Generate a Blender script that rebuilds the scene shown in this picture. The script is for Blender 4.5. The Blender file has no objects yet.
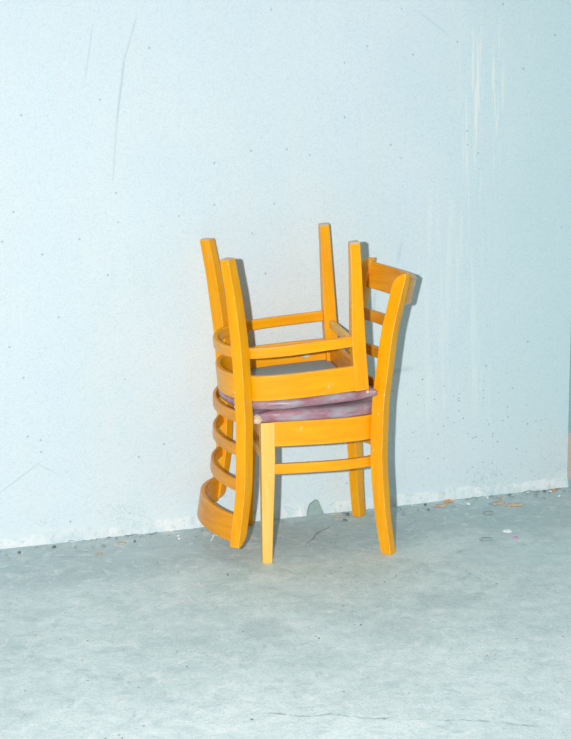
import bpy, bmesh, math, random
from mathutils import Vector, Matrix, Euler, noise

# ------------------------------------------------------------------ camera
scene = bpy.context.scene
C = scene.collection
cam_data = bpy.data.cameras.new('camera')
cam = bpy.data.objects.new('camera', cam_data); C.objects.link(cam)
YAW, PITCH, ROLL = -0.17486, -0.20324, 0.01832
M = Matrix.Rotation(YAW, 4, 'Z') @ Matrix.Rotation(PITCH, 4, 'X') @ Matrix.Rotation(ROLL, 4, 'Y') @ Matrix.Rotation(math.pi/2, 4, 'X')
cam.matrix_world = Matrix.Translation((-0.5957, -3.9435, 1.3724)) @ M
cam_data.sensor_fit = 'HORIZONTAL'; cam_data.sensor_width = 36.0
cam_data.lens = 1336.5/571*36.0
cam_data.clip_start = 0.05
scene.camera = cam

# ------------------------------------------------------------------ light
world = bpy.data.worlds.new('world'); scene.world = world
world.use_nodes = True
bg = world.node_tree.nodes['Background']
bg.inputs['Color'].default_value = (0.80, 0.80, 0.77, 1)
bg.inputs['Strength'].default_value = 0.25

def flash(name, loc, aim, power, radius, col):
    l = bpy.data.lights.new(name, 'SPOT'); l.spot_size = math.radians(78); l.spot_blend = .8; l.energy = power; l.shadow_soft_size = radius; l.color = col
    o = bpy.data.objects.new(name, l); C.objects.link(o); o.location = loc
    o.rotation_euler = (Vector(aim)-Vector(loc)).to_track_quat('-Z', 'Y').to_euler()
    return o
flash('camera_flash', (-0.79, -3.90, 1.41), (0.05, .2, .62), 552, 0.022, (1.0, 0.99, 0.975))

scene.view_settings.view_transform = 'Standard'
scene.view_settings.look = 'None'
scene.view_settings.gamma = 1
scene.view_settings.use_curve_mapping = False
scene.view_settings.exposure = 0.0

# ------------------------------------------------------------------ node helpers
class Mat:
    def __init__(s, name):
        s.m = bpy.data.materials.new(name); s.m.use_nodes = True
        s.t = s.m.node_tree; s.b = s.t.nodes['Principled BSDF']
    def n(s, kind, **kw):
        nd = s.t.nodes.new(kind)
        for k, v in kw.items():
            if k.startswith('_'): setattr(nd, k[1:], v)
            else: nd.inputs[k.replace('__', ' ')].default_value = v
        return nd
    def l(s, a, b): s.t.links.new(a, b)
    def coord(s, scale=(1,1,1), rot=(0,0,0), loc=(0,0,0), kind='Object'):
        tc = s.n('ShaderNodeTexCoord'); mp = s.n('ShaderNodeMapping')
        mp.inputs['Scale'].default_value = scale; mp.inputs['Rotation'].default_value = rot; mp.inputs['Location'].default_value = loc
        s.l(tc.outputs[kind], mp.inputs['Vector']); return mp.outputs['Vector']
    def noise(s, vec, scale, detail=4, rough=.55, dist=0):
        nd = s.n('ShaderNodeTexNoise', Scale=scale, Detail=detail, Roughness=rough, Distortion=dist)
        s.l(vec, nd.inputs['Vector']); return nd.outputs['Fac']
    def ramp(s, fac, stops, interp='LINEAR'):
        nd = s.n('ShaderNodeValToRGB'); r = nd.color_ramp; r.interpolation = interp
        while len(r.elements) < len(stops): r.elements.new(.5)
        for e, (p, c) in zip(r.elements, stops):
            e.position = p; e.color = (c, c, c, 1) if isinstance(c, (int, float)) else (*c, 1)
        s.l(fac, nd.inputs['Fac']); return nd.outputs['Color']
    def mix(s, fac, a, b, mode='MIX'):
        nd = s.n('ShaderNodeMix', _data_type='RGBA', _blend_type=mode)
        for k, v in ((0, fac), (6, a), (7, b)):
            sock = nd.inputs[k]
            if hasattr(v, 'is_output'): s.l(v, sock)
            elif isinstance(v, (int, float)): sock.default_value = v if k == 0 else (v, v, v, 1)
            else: sock.default_value = (*v, 1)
        return nd.outputs[2]
    def math(s, op, a, b=0.0, clamp=False):
        nd = s.n('ShaderNodeMath', _operation=op, _use_clamp=clamp)
        for i, v in enumerate((a, b)):
            if hasattr(v, 'is_output'): s.l(v, nd.inputs[i])
            else: nd.inputs[i].default_value = v
        return nd.outputs[0]
    def sep(s, vec):
        nd = s.n('ShaderNodeSeparateXYZ'); s.l(vec, nd.inputs[0]); return nd.outputs
    def smooth(s, v, a, b):
        nd = s.n('ShaderNodeMapRange', _interpolation_type='SMOOTHSTEP')
        s.l(v, nd.inputs['Value']); nd.inputs['From Min'].default_value = a; nd.inputs['From Max'].default_value = b
        return nd.outputs['Result']
    def band(s, v, a, b, e):
        return s.math('MULTIPLY', s.smooth(v, a-e, a+e), s.math('SUBTRACT', 1.0, s.smooth(v, b-e, b+e)))
    def bump(s, h, strength, dist):
        nd = s.n('ShaderNodeBump', Strength=strength, Distance=dist); s.l(h, nd.inputs['Height'])
        s.l(nd.outputs[0], s.b.inputs['Normal'])
    def out(s, col=None, rough=None, **kw):
        if col is not None:
            if hasattr(col, 'is_output'): s.l(col, s.b.inputs['Base Color'])
            else: s.b.inputs['Base Color'].default_value = (*col, 1)
        if rough is not None:
            if hasattr(rough, 'is_output'): s.l(rough, s.b.inputs['Roughness'])
            else: s.b.inputs['Roughness'].default_value = rough
        for k, v in kw.items(): s.b.inputs[k.replace('__', ' ')].default_value = v
        return s.m

def line_mask(m, u, v, p, q, w):
    """soft mask of a straight scratch from p to q in the (u, v) plane"""
    dx, dy = q[0]-p[0], q[1]-p[1]; L = math.hypot(dx, dy); tx, ty = dx/L, dy/L
    a = m.math('ADD', m.math('MULTIPLY', u, tx), m.math('MULTIPLY', v, ty))
    c = m.math('ADD', m.math('MULTIPLY', u, -ty), m.math('MULTIPLY', v, tx))
    a0 = p[0]*tx+p[1]*ty; c0 = -p[0]*ty+p[1]*tx
    return m.math('MULTIPLY', m.band(a, a0, a0+L, .03), m.band(c, c0-w/2, c0+w/2, w/2))

def spots(m, vec, scale, thr, keep, soft=.05):
    """scattered small pits: voronoi cells, only a share of them kept"""
    vo = m.n('ShaderNodeTexVoronoi', Scale=scale); m.l(vec, vo.inputs['Vector'])
    d = m.ramp(vo.outputs['Distance'], [(thr, 1.0), (thr+soft, 0.0)])
    sp = m.sep(vo.outputs['Color'])
    k = m.ramp(sp[0], [(keep, 1.0), (keep+.01, 0.0)])
    return m.math('MULTIPLY', d, k)

def wall_material():
    m = Mat('painted_plaster')
    v = m.coord()
    X = m.sep(v)
    u, z = X[0], X[2]
    big = m.ramp(m.noise(v, 1.6, 5, .6), [(.35, 0.0), (.68, 1.0)])
    col = m.mix(big, (.675, .805, .880), (.730, .835, .895))
    mid = m.ramp(m.noise(m.coord((1, 1, .45), loc=(3, 0, 1)), 6, 6, .65), [(.38, 0.0), (.65, 1.0)])
    col = m.mix(m.math('MULTIPLY', mid, .28), col, (.80, .82, .82))
    # flash fall-off painted in: bluer and darker towards the corner
    cm = m.smooth(m.math('ADD', u, m.math('MULTIPLY', m.noise(v, 2.2), .5)), .55, 1.45)
    col = m.mix(m.math('MULTIPLY', cm, .8), col, (.61, .75, .79))
    # sandy grain and trowel streaks
    fine = m.noise(v, 160, 3, .7)
    col = m.mix(m.math('MULTIPLY', m.ramp(fine, [(.30, 1.0), (.54, 0.0)]), .26), col, (.33, .50, .54))
    diag = m.ramp(m.noise(m.coord((1, 1, .07), (0, -.32, 0)), 26, 4, .6), [(.58, 0.0), (.72, 1.0)])
    col = m.mix(m.math('MULTIPLY', diag, .12), col, (.72, .84, .84))
    # pale runs below the top right
    st = m.ramp(m.noise(m.coord((1, 1, .045), (0, .02, 0)), 60, 3, .6), [(.53, 0.0), (.60, 1.0)])
    reg = m.math('MULTIPLY', m.band(u, .76, .90, .04), m.band(z, 1.08, 1.55, .10))
    reg2 = m.math('MULTIPLY', m.band(u, .60, .86, .06), m.band(z, .25, 1.1, .12))
    col = m.mix(m.math('MULTIPLY', m.math('MULTIPLY', st, reg), .6), col, (.90, .90, .85))
    col = m.mix(m.math('MULTIPLY', m.math('MULTIPLY', st, reg2), .22), col, (.86, .92, .92))
    # long arc scratches upper left
    for p, q, w, k in (((-.37, 1.30), (-.34, 1.48), .006, .40), ((-.34, 1.48), (-.30, 1.60), .005, .30),
                       ((-.46, 1.42), (-.43, 1.58), .005, .22), ((-.39, 1.12), (-.37, 1.30), .005, .25),
                       ((.445, .64), (.45, .74), .010, .30), ((.53, .83), (.54, .88), .010, .30), ((.50, .46), (.58, .47), .016, .28),
                       ((-.78, .18), (-.66, .26), .004, .35), ((-.66, .26), (-.60, .22), .004, .25),
                       ((.60, 1.62), (.70, 1.55), .006, .2)):
        col = m.mix(m.math('MULTIPLY', line_mask(m, u, z, p, q, w), k), col, (.30, .46, .50))
    # pits, more of them low down on the right
    p1 = spots(m, v, 26, .07, .16)
    col = m.mix(m.math('MULTIPLY', p1, .55), col, (.22, .36, .39))
    dn = m.math('MULTIPLY', m.band(u, .42, 1.1, .12), m.band(z, .02, .42, .10))
    p2 = m.math('MULTIPLY', spots(m, v, 55, .14, .30), dn)
    col = m.mix(m.math('MULTIPLY', p2, .6), col, (.20, .36, .40))
    p3 = spots(m, m.coord(loc=(5, 2, 1)), 80, .10, .10)
    col = m.mix(m.math('MULTIPLY', p3, .45), col, (.86, .93, .93))
    # uneven limewash splashes at the foot
    low = m.smooth(m.math('ADD', z, m.math('MULTIPLY', m.noise(v, 14, 5), .09)), .13, .055)
    col = m.mix(m.math('MULTIPLY', low, m.ramp(m.noise(v, 30, 5), [(.35, 0.2), (.62, .75)])), col, (.72, .84, .85))
    crk = m.n('ShaderNodeTexVoronoi', _feature='DISTANCE_TO_EDGE', Scale=20.0)
    wv = m.n('ShaderNodeTexNoise', Scale=22.0, Detail=4.0); m.l(v, wv.inputs['Vector'])
    m.l(m.mix(.10, v, wv.outputs['Color'], 'LINEAR_LIGHT'), crk.inputs['Vector'])
    ck = m.math('MULTIPLY', m.ramp(crk.outputs['Distance'], [(.0, 1.0), (.035, 0.0)]),
                m.math('MULTIPLY', m.smooth(z, .14, .05), m.ramp(m.noise(v, 8, 3), [(.52, 0.0), (.60, 1.0)])))
    col = m.mix(m.math('MULTIPLY', ck, .55), col, (.22, .36, .39))
    m.bump(m.math('ADD', fine, m.math('MULTIPLY', m.noise(v, 30, 5), 1.5)), .35, .002)
    return m.out(col, .75, **{'Specular IOR Level': .25})

def side_wall_material():
    m = Mat('side_wall_plaster')
    v = m.coord(); z = m.sep(v)[2]
    raw = m.mix(m.noise(v, 90, 4), (.78, .60, .52), (.50, .42, .40))
    pm = m.band(m.math('ADD', z, m.math('MULTIPLY', m.noise(v, 30), .03)), .045, .21, .012)
    return m.out(m.mix(pm, (.32, .52, .55), raw), .85)

def skirt_material():
    m = Mat('limewashed_skirting')
    v = m.coord()
    col = m.mix(m.ramp(m.noise(v, 18, 6, .65), [(.36, 0.0), (.58, 1.0)]), (.62, .76, .81), (.80, .87, .895))
    sp = m.ramp(m.noise(v, 70, 4, .7), [(.56, 0.0), (.66, 1.0)])
    col = m.mix(m.math('MULTIPLY', sp, .35), col, (.30, .40, .40))
    m.bump(m.noise(v, 60, 5), .6, .004)
    return m.out(col, .85)

def floor_material():
    m = Mat('worn_concrete')
    v = m.coord(); X = m.sep(v); x, y = X[0], X[1]
    st = m.coord((.8, .9, 1), (0, 0, .12))
    a = m.ramp(m.noise(st, 3.2, 7, .62), [(.34, 0.0), (.66, 1.0)])
    col = m.mix(a, (.60, .745, .75), (.82, .945, .95))
    b = m.ramp(m.noise(m.coord((.8, .9, 1), (0, 0, .12), (4, 1, 0)), 8, 7, .68), [(.46, 0.0), (.66, 1.0)])
    col = m.mix(m.math('MULTIPLY', b, .50), col, (.83, .94, .955))
    c = m.ramp(m.noise(m.coord((.7, 1.3, 1), loc=(9, 3, 0)), 9, 6, .7), [(.56, 0.0), (.68, 1.0)])
    col = m.mix(m.math('MULTIPLY', c, .45), col, (.45, .59, .62))
    # dusty grey band along the wall
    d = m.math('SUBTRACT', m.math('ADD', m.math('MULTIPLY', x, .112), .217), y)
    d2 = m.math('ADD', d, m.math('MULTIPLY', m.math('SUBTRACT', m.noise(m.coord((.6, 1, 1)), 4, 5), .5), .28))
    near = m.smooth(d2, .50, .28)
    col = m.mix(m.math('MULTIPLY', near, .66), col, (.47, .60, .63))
    pale = m.smooth(d2, .95, 1.45)
    col = m.mix(m.math('MULTIPLY', pale, .45), col, (.84, .92, .93))
    s1 = m.ramp(m.noise(m.coord((.9, .9, 1), (0, 0, .15), (3, 3, 0)), 20, 7, .75, .6), [(.44, 0.0), (.66, 1.0)])
    col = m.mix(m.math('MULTIPLY', s1, .34), col, (.34, .49, .52))
    s2 = m.ramp(m.noise(m.coord((.9, .8, 1), (0, 0, -.1), (7, 5, 0)), 26, 6, .72, .8), [(.52, 0.0), (.64, 1.0)])
    col = m.mix(m.math('MULTIPLY', s2, .48), col, (.93, .985, .99))
    s3 = m.ramp(m.noise(m.coord((1, .8, 1), (0, 0, .1), (5, 9, 0)), 11, 6, .7, .4), [(.60, 0.0), (.68, 1.0)])
    col = m.mix(m.math('MULTIPLY', s3, .38), col, (.34, .46, .50))
    # fine grain, stones, white flecks
    g = m.noise(v, 130, 4, .75)
    col = m.mix(m.math('MULTIPLY', m.ramp(g, [(.34, 1.0), (.50, 0.0)]), .30), col, (.24, .34, .36))
    col = m.mix(m.math('MULTIPLY', spots(m, v, 34, .09, .12), .65), col, (.26, .28, .27))
    col = m.mix(m.math('MULTIPLY', spots(m, m.coord(loc=(2, 7, 0)), 60, .10, .10), .6), col, (.84, .93, .95))
    sm = m.ramp(m.noise(m.coord((.6, 1.2, 1), (0, 0, .1), (1, 8, 0)), 26, 5, .7), [(.56, 0.0), (.70, 1.0)])
    col = m.mix(m.math('MULTIPLY', sm, .40), col, (.90, .96, .97))
    # two damp blotches and the hairline crack in front
    def blotch(cx, cy, rx, ry, k, colr):
        nonlocal col
        dx = m.math('DIVIDE', m.math('SUBTRACT', x, cx), rx); dy = m.math('DIVIDE', m.math('SUBTRACT', y, cy), ry)
        r = m.math('ADD', m.math('ADD', m.math('MULTIPLY', dx, dx), m.math('MULTIPLY', dy, dy)), m.math('MULTIPLY', m.noise(v, 28, 6, .8), 2.2))
        col = m.mix(m.math('MULTIPLY', m.smooth(r, 2.5, 1.3), k), col, colr)
    blotch(-.09, -.69, .07, .08, .28, (.28, .41, .43))
    blotch(.26, -.78, .09, .09, .14, (.30, .42, .44))
    blotch(.43, -.60, .10, .06, .22, (.30, .44, .47))
    blotch(.75, -.30, .20, .09, .40, (.70, .86, .90))
    blotch(-.32, -.03, .14, .05, .40, (.62, .76, .79))
    yy = m.math('ADD', y, m.math('MULTIPLY', m.math('SUBTRACT', m.noise(v, 12, 4), .5), .06))
    ck = m.math('MULTIPLY', line_mask(m, x, yy, (-.16, -1.17), (.47, -1.37), .006), m.ramp(m.noise(v, 20), [(.42, .1), (.6, 1.0)]))
    col = m.mix(m.math('MULTIPLY', ck, .7), col, (.25, .33, .34))
    m.bump(m.math('ADD', g, m.math('MULTIPLY', m.noise(v, 22, 6), 2.0)), .45, .003)
    return m.out(col, .70, **{'Specular IOR Level': .3})

def wood_material(name, grain=(1, 1, .09), base=(.97, .440, .0005), dark=(.90, .345, .0005), seed=0.0):
    m = Mat(name)
    v = m.coord(loc=(seed, seed*.7, 0))
    g = m.noise(m.coord(grain, loc=(seed, 0, 0)), 55, 5, .65, .3)
    col = m.mix(m.ramp(g, [(.35, 0.0), (.65, 1.0)]), dark, base)
    f = m.noise(m.coord((1, 1, .25), loc=(0, seed, 0)), 420, 3, .7)
    col = m.mix(m.math('MULTIPLY', m.ramp(f, [(.55, 0.0), (.72, 1.0)]), .30), col, (.90, .56, .07))
    # scuffs down to the pale wood
    sc = m.ramp(m.noise(m.coord((1, 1, .4), (0, .3, 0), (seed*3, 0, 1)), 38, 6, .72), [(.66, 0.0), (.71, 1.0)])
    col = m.mix(m.math('MULTIPLY', sc, .42), col, (.80, .62, .30))
    ch = spots(m, v, 70, .10, .035)
    col = m.mix(ch, col, (.88, .82, .66))
    gm = m.n('ShaderNodeNewGeometry'); bv = m.n('ShaderNodeBevel', Radius=.0022); bv.samples = 4
    dt = m.n('ShaderNodeVectorMath', _operation='DOT_PRODUCT'); m.l(gm.outputs['Normal'], dt.inputs[0]); m.l(bv.outputs[0], dt.inputs[1])
    ed = m.ramp(dt.outputs['Value'], [(.93, 1.0), (.992, 0.0)])
    col = m.mix(m.math('MULTIPLY', m.math('MULTIPLY', ed, m.ramp(m.noise(v, 45, 4), [(.40, .15), (.60, 1.0)])), .50), col, (.97, .78, .40))  # worn edges plus a ridge highlight painted into the colour
    # bare, dirty end grain under the feet
    zz = m.sep(m.coord())[2]
    ft = m.math('MULTIPLY', m.smooth(m.math('ADD', zz, m.math('MULTIPLY', m.noise(v, 130, 3), .006)), .0075, .001), .75)
    col = m.mix(ft, col, (.50, .52, .48))
    m.bump(f, .08, .001)
    r = m.ramp(m.noise(v, 24, 4), [(.3, .26), (.7, .42)])
    return m.out(col, r, **{'Specular IOR Level': .32, 'Coat Weight': .12, 'Coat Roughness': .22})

def simple(name, a, b, scale=60, rough=.7, bump=.3, **kw):
    m = Mat(name); v = m.coord(); f = m.noise(v, scale, 5, .65)
    if bump: m.bump(f, bump, .002)
    return m.out(m.mix(m.ramp(f, [(.35, 0.0), (.65, 1.0)]), a, b), rough, **kw)

def vinyl_material():
    m = Mat('worn_burgundy_vinyl'); v = m.coord()
    col = m.mix(m.ramp(m.noise(v, 20, 5, .6), [(.35, 0.0), (.65, 1.0)]), (.32, .14, .18), (.42, .23, .28))
    dust = m.ramp(m.noise(m.coord((.6, 1, 2.2), loc=(2, 1, 0)), 22, 6, .7), [(.42, 0.0), (.60, 1.0)])
    col = m.mix(m.math('MULTIPLY', dust, .7), col, (.40, .44, .49))
    m.bump(m.noise(m.coord((1, 1, 2.5)), 40, 4), .35, .004)
    return m.out(col, .33, **{'Specular IOR Level': .6})

WALL, SIDE, SKIRT, FLOOR = wall_material(), side_wall_material(), skirt_material(), floor_material()
WOOD = wood_material('honey_varnished_beech')
WOOD_BENT = wood_material('honey_bentwood', (.12, .12, 1), seed=2.2)
WOOD_PALE = wood_material('pale_sheen_beech', (1, 1, .09), (.92, .60, .17), (.88, .52, .09), 1.7)  # pale tone of one leg; on front stretchers, varnish sheen put into colour
WOOD_SHADED = wood_material('shaded_bentwood', (.12, .12, 1), (.86, .35, .006), (.72, .255, .003), 4.1)  # darker copy of the bentwood: shade on slats and rails painted in
VINYL = vinyl_material()
LINING = simple('grey_lining_cloth', (.27, .35, .39), (.37, .46, .51), 260, .95, .4)
FOAM = simple('torn_foam', (.62, .46, .26), (.86, .74, .52), 120, .95, .8)
SPECK = simple('pale_label_paper', (.78, .62, .30), (.86, .72, .42), 40, .8, 0)
METAL = simple('dull_metal', (.40, .42, .43), (.6, .62, .63), 90, .4, .1)

# ------------------------------------------------------------------ mesh helpers
def link(name, me, mat, parent=None, sharp=38):
    me.materials.append(mat)
    for p in me.polygons: p.use_smooth = True
    me.set_sharp_from_angle(angle=math.radians(sharp))
    o = bpy.data.objects.new(name, me); C.objects.link(o)
    if parent: o.parent = parent
    return o
def bm_link(name, bm, mat, parent=None, sharp=38):
    bmesh.ops.recalc_face_normals(bm, faces=bm.faces)
    me = bpy.data.meshes.new(name); bm.to_mesh(me); bm.free()
    return link(name, me, mat, parent, sharp)
def loft(rings, name, mat, parent=None, sharp=20):
    bm = bmesh.new()
    R = [[bm.verts.new(p) for p in r] for r in rings]
    n = len(R[0])
    for a, b in zip(R, R[1:]):
        for i in range(n):
            bm.faces.new((a[i], a[(i+1) % n], b[(i+1) % n], b[i]))
    bm.faces.new(R[0][::-1]); bm.faces.new(R[-1])
    return bm_link(name, bm, mat, parent, sharp)
def rrect(u0, u1, v0, v1, r, n=3):
    pts = []
    for cx, cy, a0 in ((u1-r, v1-r, 0), (u0+r, v1-r, 90), (u0+r, v0+r, 180), (u1-r, v0+r, 270)):
        for k in range(n+1):
            a = math.radians(a0+90*k/n); pts.append((cx+r*math.cos(a), cy+r*math.sin(a)))
    return pts
def interp(tab, t):
    if t <= tab[0][0]: return tab[0][1]
    for i in range(len(tab)-1):
        (a, fa), (b, fb) = tab[i], tab[i+1]
        if t <= b:
            p0 = tab[i-1] if i > 0 else tab[i]; p3 = tab[i+2] if i+2 < len(tab) else tab[i+1]
            ma = (fb-p0[1])/(b-p0[0]); mb = (p3[1]-fa)/(p3[0]-a)
            h = b-a; s = (t-a)/h
            return (2*s**3-3*s*s+1)*fa+(s**3-2*s*s+s)*h*ma+(-2*s**3+3*s*s)*fb+(s**3-s*s)*h*mb
    return tab[-1][1]
def catmull(pts, n=6):
    out = []
    P = [Vector(p) for p in pts]
    for i in range(len(P)-1):
        a = P[i-1] if i else P[i]*2-P[i+1]; b, c = P[i], P[i+1]; d = P[i+2] if i+2 < len(P) else P[i+1]*2-P[i]
        for k in range(n):
            t = k/n
            out.append(.5*((2*b)+(c-a)*t+(2*a-5*b+4*c-d)*t*t+(3*b-a-3*c+d)*t**3))
    out.append(P[-1]); return out
def offset2(path, d):
    out = []
    for i, p in enumerate(path):
        t = (path[min(i+1, len(path)-1)]-path[max(i-1, 0)]).normalized()
        out.append(p+Vector((t.y, -t.x))*d)
    return out
def strip(path, z0, z1, th, name, mat, parent, lean=None, r=.003):
    """a bent strip of wood: rounded upright section swept along a plan curve"""
    rings = []
    sec = rrect(-th/2, th/2, z0, z1, r, 2)
    for i, p in enumerate(path):
        t = (path[min(i+1, len(path)-1)]-path[max(i-1, 0)]).normalized()
        nrm = Vector((t.y, -t.x))
        ring = []
        for u, z in sec:
            q = p+nrm*u
            ring.append((q.x+(lean(z) if lean else 0), q.y, z))
        rings.append(ring)
    return loft(rings, name, mat, parent)
def box_bar(a, b, w, h, name, mat, parent, r=.003):
    a, b = Vector(a), Vector(b); t = (b-a).normalized(); s = Vector((0, 0, 1)).cross(t).normalized(); up = t.cross(s)
    sec = rrect(-w/2, w/2, -h/2, h/2, r, 2)
    return loft([[p+s*u+up*v for u, v in sec] for p in (a, a+(b-a)*.5, b)], name, mat, parent)

def prop(o, label=None, cat=None, group=None, kind=None):
    if label: o['label'] = label
    if cat: o['category'] = cat
    if group: o['group'] = group
    if kind: o['kind'] = kind
    return o

# ------------------------------------------------------------------ setting
SL = .112                                    # the wall runs off at a slight angle
def wy(x): return .217+SL*x
wdir = Vector((1, SL, 0)).normalized(); wn = Vector((SL, -1, 0)).normalized()   # wn points into the room
def slab(name, a, b, z0, z1, th, mat, seg=1):
    """wall slab whose room face runs from a to b; thickness goes away from the room"""
    a, b = Vector((*a, 0)), Vector((*b, 0)); t = (b-a).normalized(); out = Vector((-t.y, t.x, 0))
    bm = bmesh.new()
    vs = [bm.verts.new(p+Vector((0, 0, z))) for z in (z0, z1) for p in (a, b, b+out*th, a+out*th)]
    for f in ((0, 1, 2, 3), (4, 5, 6, 7), (0, 1, 5, 4), (1, 2, 6, 5), (2, 3, 7, 6), (3, 0, 4, 7)): bm.faces.new([vs[i] for i in f])
    return prop(bm_link(name, bm, mat), kind='structure')
XC = 1.162
slab('wall_back', (-3.2, wy(-3.2)), (XC, wy(XC)), 0, 2.9, .15, WALL)
slab('wall_right', (XC, wy(XC)), (XC+.30, wy(XC)-2.6), 0, 2.9, .15, SIDE)
bm = bmesh.new()
vs = [bm.verts.new(p) for z in (-.1, 0) for p in ((-3.2, -5.2, z), (1.9, -5.2, z), (1.9, .65, z), (-3.2, .65, z))]
for f in ((0, 1, 2, 3), (4, 5, 6, 7), (0, 1, 5, 4), (1, 2, 6, 5), (2, 3, 7, 6), (3, 0, 4, 7)): bm.faces.new([vs[i] for i in f])
prop(bm_link('floor', bm, FLOOR), kind='structure')

# lumpy plaster skirting that swells out of the wall foot
def skirting():
    bm = bmesh.new(); cols = []
    N = 520
    for i in range(N+1):
        s = -1.6+(XC+1.6)*i/N
        n1 = noise.noise(Vector((s*6, 3, 0))); n2 = noise.noise(Vector((s*34, 7, 0))); n3 = noise.noise(Vector((s*90, 1, 5)))
        d = .010+.004*n1+.003*n2+.002*n3; h = .034+.014*n1+.010*n2+.004*n3
        if .205 < s < .265: d *= .25; h *= .4
        base = Vector((s, wy(s), 0)); row = []
        for k, (f, g) in enumerate(((1.1, 0), (1.0, .25), (.62, .50), (.22, .8), (-.1, 1.05))):
            j = .0015*noise.noise(Vector((s*60, k*2.3, 9)))
            row.append(bm.verts.new(base+wn*max(-.002, (d*f+j))+Vector((0, 0, -.001 if k == 0 else max(.001, h*g)))))
        cols.append(row)
    for a, b in zip(cols, cols[1:]):
        for k in range(4): bm.faces.new((a[k], a[k+1], b[k+1], b[k]))
    prop(bm_link('baseboard_back', bm, SKIRT, None, 80), kind='structure')
skirting()

# ------------------------------------------------------------------ chair
POST_X = [(0, .372), (.11, .360), (.17, .356), (.30, .350), (.42, .354), (.48, .357), (.57, .368), (.68, .382), (.75, .397), (.85, .421)]
POST_Y = [(0, .192), (.25, .187), (.45, .186), (.85, .199)]
HS, RAIL0, HT = .432, .357, .855
U_HALF = [(.020, .184), (.07, .1875), (.13, .1895), (.20, .190), (.255, .185), (.300, .175), (.333, .159), (.360, .131), (.381, .095), (.394, .050), (.399, 0)]
def u_path(n=4):
    half = U_HALF[:-1]
    pts = [(x, -y) for x, y in half]+[(.399, 0)]+[(x, y) for x, y in half[::-1]]
    return catmull(pts, n)

def front_leg(sg, root, mat, foot=0.0, top=0.0):
    rings = []
    zs = [foot, foot+.004, .06, .15, .25, .32, .36, .40, HS-.001+top]
    for z in zs:
        k = max(0, min(1, z/.33)); k = k*k*(3-2*k)*.5+k*.5
        w = .0300+(.0415-.0300)*k; cx = .0005+.0100*k; outer = .2025-.0065*k
        t = .030+.010*k
        e = .0025 if z == foot else 0
        y0, y1 = sorted((sg*outer, sg*(outer-t)))
        rings.append([(u, v, z) for u, v in rrect(cx-w/2+e, cx+w/2-e, y0+e, y1-e, .003, 2)])
    return loft(rings, 'leg', mat, root, 15)

def back_post(sg, root, mat, dx):
    r2 = math.sqrt(.5)
    U = Vector((r2, sg*r2, 0)); V = Vector((-r2, sg*r2, 0))     # U rear-outward, V front-outward
    rings = []
    zs = [0, .004]+[.03+i*(HT-.09)/26 for i in range(27)]
    R = .034
    tops = [HT-R+R*math.sin(math.radians(a)) for a in (0, 15, 30, 45, 58, 70, 80, 86, 90)]
    zs += tops
    for z in zs:
        k = 1-.14*max(0, 1-z/.25) - .06*max(0, (z-.6)/.25)
        hu, hv = .0193*k, .0172*k
        u0, u1 = -hu-.0025, hu
        if z > HT-R: u0 = min(u0+R-math.sqrt(max(0, R*R-(z-(HT-R))**2)), u1-.010)
        e = .0025 if z == 0 else (.0015 if z >= HT-1e-6 else 0)
        c = Vector((interp(POST_X, z)+interp(dx[sg], z), sg*interp(POST_Y, z), z))
        rings.append([c+U*u+V*v for u, v in rrect(u0+e, u1-e, -hv+e, hv-e, .0018, 2)])
    return loft(rings, 'back_post', mat, root, 15)

def bow(zc, h, bulge, th, name, mat, root, dx, inset=.011, back=.004):
    """bent rail between the back posts, square to the leaning posts"""
    slope = (interp(POST_X, zc+.03)-interp(POST_X, zc-.03))/.06
    T = Vector((slope, 0, 1)).normalized(); N = Vector((1, 0, -slope)).normalized()
    O = Vector((interp(POST_X, zc)+interp(dx[-1], zc), 0, zc))+N*back
    hy = interp(POST_Y, zc)-inset
    n = 30; R = (hy*hy+bulge*bulge)/(2*bulge); A = math.asin(hy/R)
    sec = rrect(-th/2, th/2, -h/2, h/2, .0035, 2); rings = []
    for i in range(n+1):
        a = -A+2*A*i/n
        rings.append([O+N*(bulge-R+(R+u)*math.cos(a))+Vector((0, (R+u)*math.sin(a), 0))+T*v for u, v in sec])
    return loft(rings, name, mat, root)

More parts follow.
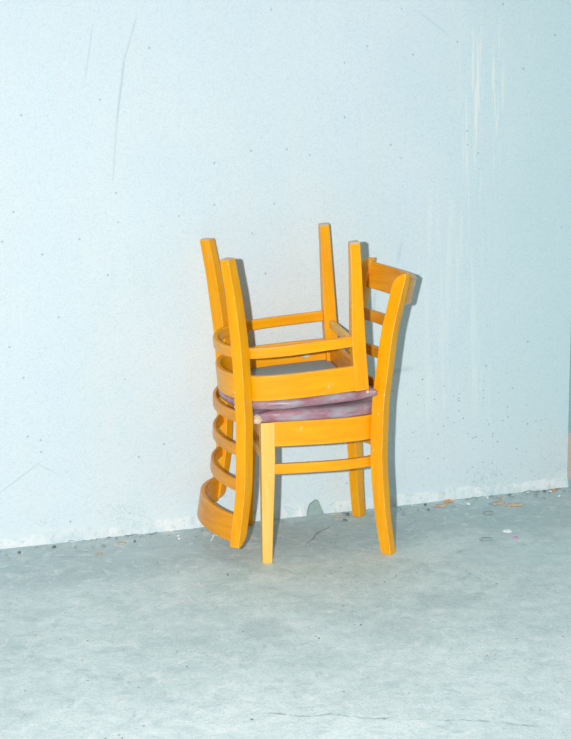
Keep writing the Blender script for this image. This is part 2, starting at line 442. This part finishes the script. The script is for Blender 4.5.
def pad(root, seed, thick, inset_top=.012):
    base = [Vector(p) for p in u_path(4)]
    out = offset2(base, -.0 )
    # which side is outward? the path runs near side -> rear -> far side
    edge = []
    for i, p in enumerate(base):
        t = (base[min(i+1, len(base)-1)]-base[max(i-1, 0)]).normalized(); nrm = Vector((t.y, -t.x))
        if nrm.dot(p-Vector((.2, 0))) < 0: nrm = -nrm
        k = min(1, max(0, (p.x-.24)/.06))
        edge.append(p+nrm*(.0115-.0065*k))
    FX = -.026
    front = [Vector((FX+.010, .1965)), Vector((FX-.004, .201)), Vector((FX-.007, .196)), Vector((FX-.001, .180)), Vector((FX-.002, .12)),
             Vector((FX-.003, .06)), Vector((FX-.003, 0)), Vector((FX-.003, -.06)), Vector((FX-.002, -.12)), Vector((FX-.001, -.180)),
             Vector((FX-.007, -.196)), Vector((FX-.004, -.201)), Vector((FX+.010, -.1965))]
    loop = [e for e in edge]+front
    cen = Vector((.19, 0)); bm = bmesh.new(); rows = []
    prof = [(-.030, .0005), (-.006, .001), (-.001, .004), (.0015, thick*.28), (.002, thick*.5), (0, thick*.72), (-.006, thick*.90), (-.018, thick*.985), (-.05, thick*1.0), (-.10, thick*1.0)]
    for j, (d, z) in enumerate(prof):
        row = []
        for i, p in enumerate(loop):
            v = p-cen; L = v.length; q = cen+v*((L+d)/L)
            corner = max(0, 1-abs(p.x-FX)/.03)*max(0, 1-abs(abs(p.y)-.2)/.03)
            zz = z*(1-.35*corner) if corner else z
            w = noise.noise(Vector((q.x*16+seed, q.y*16, j*.55)))
            w2 = noise.noise(Vector((q.x*45+seed, q.y*45, j*.4)))
            k = .0034 if 2 <= j <= 6 else .0004
            if p.x > .30: k *= .25
            q = q+v.normalized()*(w*k+w2*k*.5)
            if j > 4: zz += w*.0012
            row.append(bm.verts.new((q.x, q.y, HS+zz)))
        rows.append(row)
    n = len(loop)
    for a, b in zip(rows, rows[1:]):
        for i in range(n): bm.faces.new((a[i], a[(i+1) % n], b[(i+1) % n], b[i]))
    bm.faces.new(rows[0][::-1]); bm.faces.new(rows[-1])
    return bm_link('seat_pad', bm, VINYL, root, 60)

def tuft(loc, size, root, seed, mat=FOAM, name='torn_foam'):
    bm = bmesh.new(); bmesh.ops.create_icosphere(bm, subdivisions=3, radius=1)
    for v in bm.verts:
        d = 1+.28*noise.noise(v.co*2.1+Vector((seed, 0, 0)))+.22*noise.noise(v.co*5+Vector((0, seed, 0)))
        v.co = Vector((v.co.x*size[0]*d, v.co.y*size[1]*d, v.co.z*size[2]*d))+Vector(loc)
    o = bm_link(name, bm, mat, root, 40); o['label'] = 'cream foam bursting from torn corner'
    return o

def lining(root):
    inner = [Vector(p) for p in u_path(4)]
    ring = []
    for i, p in enumerate(inner):
        v = p-Vector((.19, 0)); ring.append(Vector((.19, 0))+v*((v.length-.0105)/v.length))
    ring += [Vector((.024, .145)), Vector((.024, -.145))]
    return loft([[(p.x, p.y, z) for p in ring] for z in (HS-.0075, HS-.001)], 'seat_base', LINING, root)

def make_chair(seed, label, leg_near, leg_far, thick, dx, ext=(0, 0), tilt=(0, 0), rail_z=.811):
    root = bpy.data.objects.new('dining_chair', None); C.objects.link(root)
    prop(root, label, 'chair', 'stacked dining chairs')
    front_leg(-1, root, leg_near, *ext); front_leg(1, root, leg_far, *ext)
    back_post(-1, root, WOOD, dx); back_post(1, root, WOOD, dx)
    strip([Vector(p) for p in u_path()], RAIL0, HS, .016, 'seat_rail', WOOD_BENT, root, r=.003)
    strip([Vector(p) for p in u_path()], .272, .304, .016, 'stretcher', WOOD_BENT, root, r=.004)
    box_bar((.012, -.160, (RAIL0+HS)/2), (.012, .160, (RAIL0+HS)/2), .018, HS-RAIL0, 'front_rail', WOOD_SHADED, root)
    box_bar((.008, -.165, .311), (.008, .165, .311), .017, .025, 'front_stretcher', WOOD_PALE, root, .004)
    bow(.475, .034, .049, .013, 'backrest_slat', WOOD_SHADED, root, dx)
    bow(.575, .034, .049, .013, 'backrest_slat', WOOD_SHADED, root, dx)
    bow(.682, .036, .055, .013, 'backrest_slat', WOOD_SHADED, root, dx)
    bow(rail_z, .083, .078, .016, 'top_rail', WOOD_SHADED, root, dx)
    lining(root)
    pad(root, seed, thick)
    for ch in root.children:
        if ch.name.split('.')[0] in ('seat_rail', 'front_rail', 'seat_base', 'seat_pad'):
            for v in ch.data.vertices: v.co.z += tilt[0]-tilt[1]*v.co.x
    return root

lower = make_chair(1.3, 'lower honey-coloured wooden chair standing upright on the concrete floor, backrest to the right', WOOD_PALE, WOOD, .037, {-1: [(0, .003), (.2, -.001), (.85, -.002)], 1: [(0, .002), (.22, .008), (.45, .003), (.85, -.008)]}, rail_z=.805)
tuft((-.020, -.196, HS+.012), (.013, .009, .013), lower, 2.0)
upper = make_chair(8.1, 'upper honey-coloured wooden chair turned upside down on the other, four feet in the air', WOOD, WOOD, .031, {-1: [(0, -.002), (.18, .004), (.30, .009), (.45, .010), (.85, .004)], 1: [(0, -.001), (.26, .004), (.85, .004)]}, (-.004, .006), (.006, .022))
o = tuft((-.004, -.201, HS+.010), (.005, .004, .005), upper, 5.0)
UM = Matrix.Rotation(.02611, 4, 'Z') @ Matrix.Rotation(.04697, 4, 'X') @ Matrix.Rotation(math.pi-.08104, 4, 'Y')
upper.matrix_world = Matrix.Translation((.26136, -.04094, .96248)) @ UM
# pale round sticker and two chips on the inner face of the upper chair's far seat rail
def disc(x, y, z, r, th, parent, name, mat, label):
    bm = bmesh.new(); bmesh.ops.create_cone(bm, cap_ends=True, segments=28, radius1=r, radius2=r*.92, depth=th)
    bmesh.ops.rotate(bm, verts=bm.verts, matrix=Matrix.Rotation(math.pi/2, 3, 'X'))
    bmesh.ops.translate(bm, verts=bm.verts, vec=(x, y, z))
    o = bm_link(name, bm, mat, parent); o['label'] = label; return o
disc(.095, .1785, .399, .019, .003, upper, 'round_sticker', METAL, 'pale round sticker with a grey rim')
disc(.095, .1770, .399, .0155, .003, upper, 'sticker_face', SPECK, 'pale sticker centre')

for cx, cz in ((.178, .404), (.145, .402)):
    bm = bmesh.new(); bmesh.ops.create_icosphere(bm, subdivisions=2, radius=1)
    for v in bm.verts:
        d = 1+.35*noise.noise(v.co*1.6+Vector((cx*50, 0, 0)))
        v.co = Vector((cx+v.co.x*.0045*d, .1795+v.co.y*.003*d, cz+v.co.z*.006*d))
    o = bm_link('varnish_chip', bm, FOAM, upper); o['label'] = 'pale chip on the inner seat rail'

# ------------------------------------------------------------------ rubble along the wall foot
random.seed(5)
def chip(x, y, size, mat, name, label, cat, group=None, z=0, flat=.35, seed=0, rot=0):
    bm = bmesh.new(); bmesh.ops.create_icosphere(bm, subdivisions=2, radius=1)
    for v in bm.verts:
        d = 1+.45*noise.noise(v.co*1.7+Vector((seed, 0, 0)))
        v.co = Vector((v.co.x*size[0]*d, v.co.y*size[1]*d, max(-.6, v.co.z)*size[0]*flat*d))
    zmin = min(v.co.z for v in bm.verts)
    bmesh.ops.translate(bm, verts=bm.verts, vec=(0, 0, -zmin))
    o = bm_link(name, bm, mat, None, 25); o.location = (x, y, z); o.rotation_euler.z = rot
    return prop(o, label, cat, group)
CHIPW = simple('white_paint_flake', (.80, .88, .90), (.92, .96, .97), 60, .8)
CHIPO = simple('brick_crumb', (.62, .28, .12), (.80, .44, .22), 90, .9)
CHIPT = simple('dry_leaf', (.46, .36, .26), (.66, .54, .40), 60, .9)
CHIPG = simple('grey_rubble', (.32, .39, .40), (.40, .48, .49), 80, .95)
CHIPP = simple('pink_plastic', (.62, .25, .55), (.75, .35, .65), 30, .5)
TWIG = simple('dry_twig', (.14, .17, .17), (.26, .28, .27), 90, .9)
PATCH = simple('bare_render', (.300, .405, .400), (.370, .480, .470), 70, .95)

def strand(pts, r, name, mat, label, cat, group=None):
    P = [Vector(p) for p in pts]; fine = catmull(P, 5)
    rings = []
    for i, p in enumerate(fine):
        t = (fine[min(i+1, len(fine)-1)]-fine[max(i-1, 0)]).normalized()
        s = t.cross(Vector((0, 0, 1)))
        s = s.normalized() if s.length > 1e-3 else Vector((1, 0, 0)); u = s.cross(t)
        k = r*(1-.5*abs(2*i/(len(fine)-1)-1))
        rings.append([p+s*k*math.cos(a)+u*k*math.sin(a) for a in (0, 1.05, 2.09, 3.14, 4.19, 5.24)])
    return prop(loft(rings, name, mat), label, cat, group)

# patch of missing plaster above the floor between the chair legs
bm = bmesh.new()
outl = [(.205, .0), (.209, .022), (.216, .038), (.236, .050), (.243, .048), (.250, .030), (.262, .0)]
f0 = [bm.verts.new(Vector((x, wy(x), z))+wn*.0140) for x, z in outl]; f1 = [bm.verts.new(Vector((x, wy(x), z))-wn*.002) for x, z in outl]
bm.faces.new(f0); bm.faces.new(f1[::-1])
for i in range(len(outl)): bm.faces.new((f0[i], f0[(i+1) % len(outl)], f1[(i+1) % len(outl)], f1[i]))
prop(bm_link('render_lump', bm, PATCH), 'grey fan-shaped patch of bare render at the wall foot behind the chair legs', 'plaster patch')

strand([(.142, -.060, .002), (.175, -.020, .005), (.200, .035, .004), (.252, .088, .003)], .0014, 'twig', TWIG, 'thin dark twig lying on the floor between the chair legs', 'twig')
strand([(-.140, .04, .002), (-.122, .075, .010), (-.108, .105, .003)], .0028, 'plaster_splinter', CHIPW, 'white splinter on the floor beneath the inverted backrest, longer one', 'plaster splinter')
strand([(-.130, .090, .002), (-.116, .080, .007), (-.100, .078, .003)], .0022, 'plaster_splinter', CHIPW, 'short white splinter crossing the longer one under the inverted backrest', 'plaster splinter')
chip(.702, .262, (.017, .007), CHIPO, 'brick_crumb', 'orange brick crumb by the wall foot right of the chairs', 'crumb', seed=1)
chip(1.095, .305, (.011, .008), CHIPO, 'brick_crumb', 'orange brick crumb in the room corner', 'crumb', seed=2)
chip(.86, .205, (.030, .010), CHIPT, 'leaf_scrap', 'larger brown leaf scrap near the wall on the right', 'leaf scrap', flat=.2, seed=3, rot=.3)
chip(.905, .170, (.030, .008), CHIPT, 'leaf_scrap', 'narrow tan leaf scrap in front of the larger brown one', 'leaf scrap', flat=.2, seed=4, rot=-.1)
chip(.66, .220, (.024, .007), CHIPT, 'leaf_scrap', 'pale tan leaf scrap below the orange crumb beside the wall', 'leaf scrap', flat=.2, seed=5)
chip(.795, .110, (.022, .012), CHIPG, 'rubble_chip', 'flat grey chip lying out on the floor right of the chairs', 'chip', flat=.25, seed=6)
chip(.790, -.085, (.013, .009), CHIPW, 'paint_flake', 'bright white paint flake on the open floor at right', 'flake', flat=.4, seed=7)
chip(.795, -.145, (.009, .006), CHIPP, 'plastic_scrap', 'tiny pink plastic scrap just in front of the white flake', 'plastic scrap', seed=8)
chip(.70, -.14, (.022, .009), CHIPG, 'rubble_chip', 'brownish chip left of the pink plastic scrap', 'chip', flat=.25, seed=9)
chip(-.415, .085, (.015, .007), CHIPT, 'leaf_scrap', 'small tan leaf scrap on the dusty floor left of the chairs', 'leaf scrap', flat=.25, seed=10)
chip(-.49, .005, (.010, .006), CHIPT, 'leaf_scrap', 'tiny tan leaf scrap at the far left in front of the wall', 'leaf scrap', flat=.3, seed=11)
chip(.33, .222, (.008, .006), CHIPG, 'rubble_chip', 'grey chip at the wall foot behind the far chair leg', 'chip', seed=12)
chip(.300, .195, (.012, .006), CHIPT, 'leaf_scrap', 'tan leaf scrap at the wall foot beside the far chair leg', 'leaf scrap', flat=.3, seed=13)

mats = [CHIPG, CHIPG, CHIPT, CHIPW, TWIG, CHIPG]
for k in range(60):
    if k < 22: x = random.uniform(.82, 1.13); d = random.uniform(.022, .055)
    else: x = random.uniform(-.80, 1.1); d = random.uniform(.022, .10)
    s = random.uniform(.003, .0085)
    p = Vector((x, wy(x), 0))+wn*(d+s)
    chip(p.x, p.y, (s, s*random.uniform(.5, .9)), mats[k % 6], 'grit_crumb', 'tiny crumb of rubble in the dust along the wall foot', 'crumb', 'rubble crumbs along the wall foot', flat=.6, seed=20+k, rot=random.uniform(0, 3))
for k in range(26):
    x = random.choice([random.uniform(-.8, -.1), random.uniform(.75, 1.12), random.uniform(-.55, -.3)]); d = random.uniform(.022, .05)
    p = Vector((x, wy(x), .003))+wn*d; L = random.uniform(.012, .03); a = random.uniform(-.5, 1.2)
    q = p+Vector((math.cos(a)*L, -abs(math.sin(a))*L*.6, random.uniform(0, .012)))
    m_ = (p+q)/2+Vector((random.uniform(-.004, .004), -.002, .004))
    strand([p, m_, q], .0010, 'straw', TWIG, 'short dark straw caught in the dust along the wall foot', 'straw', 'dark straws along the wall foot')
for k in range(30):
    x = random.uniform(-.7, .9); y = random.uniform(-1.3, -.1)
    if abs(x-.02) < .06 and abs(y+.18) < .06: continue
    s = random.uniform(.002, .0045)
    chip(x, y, (s, s*.6), [CHIPG, CHIPT, TWIG][k % 3], 'grit_crumb', 'tiny dark crumb scattered on the open concrete floor', 'crumb', 'crumbs on the open floor', flat=.5, seed=100+k, rot=random.uniform(0, 3))
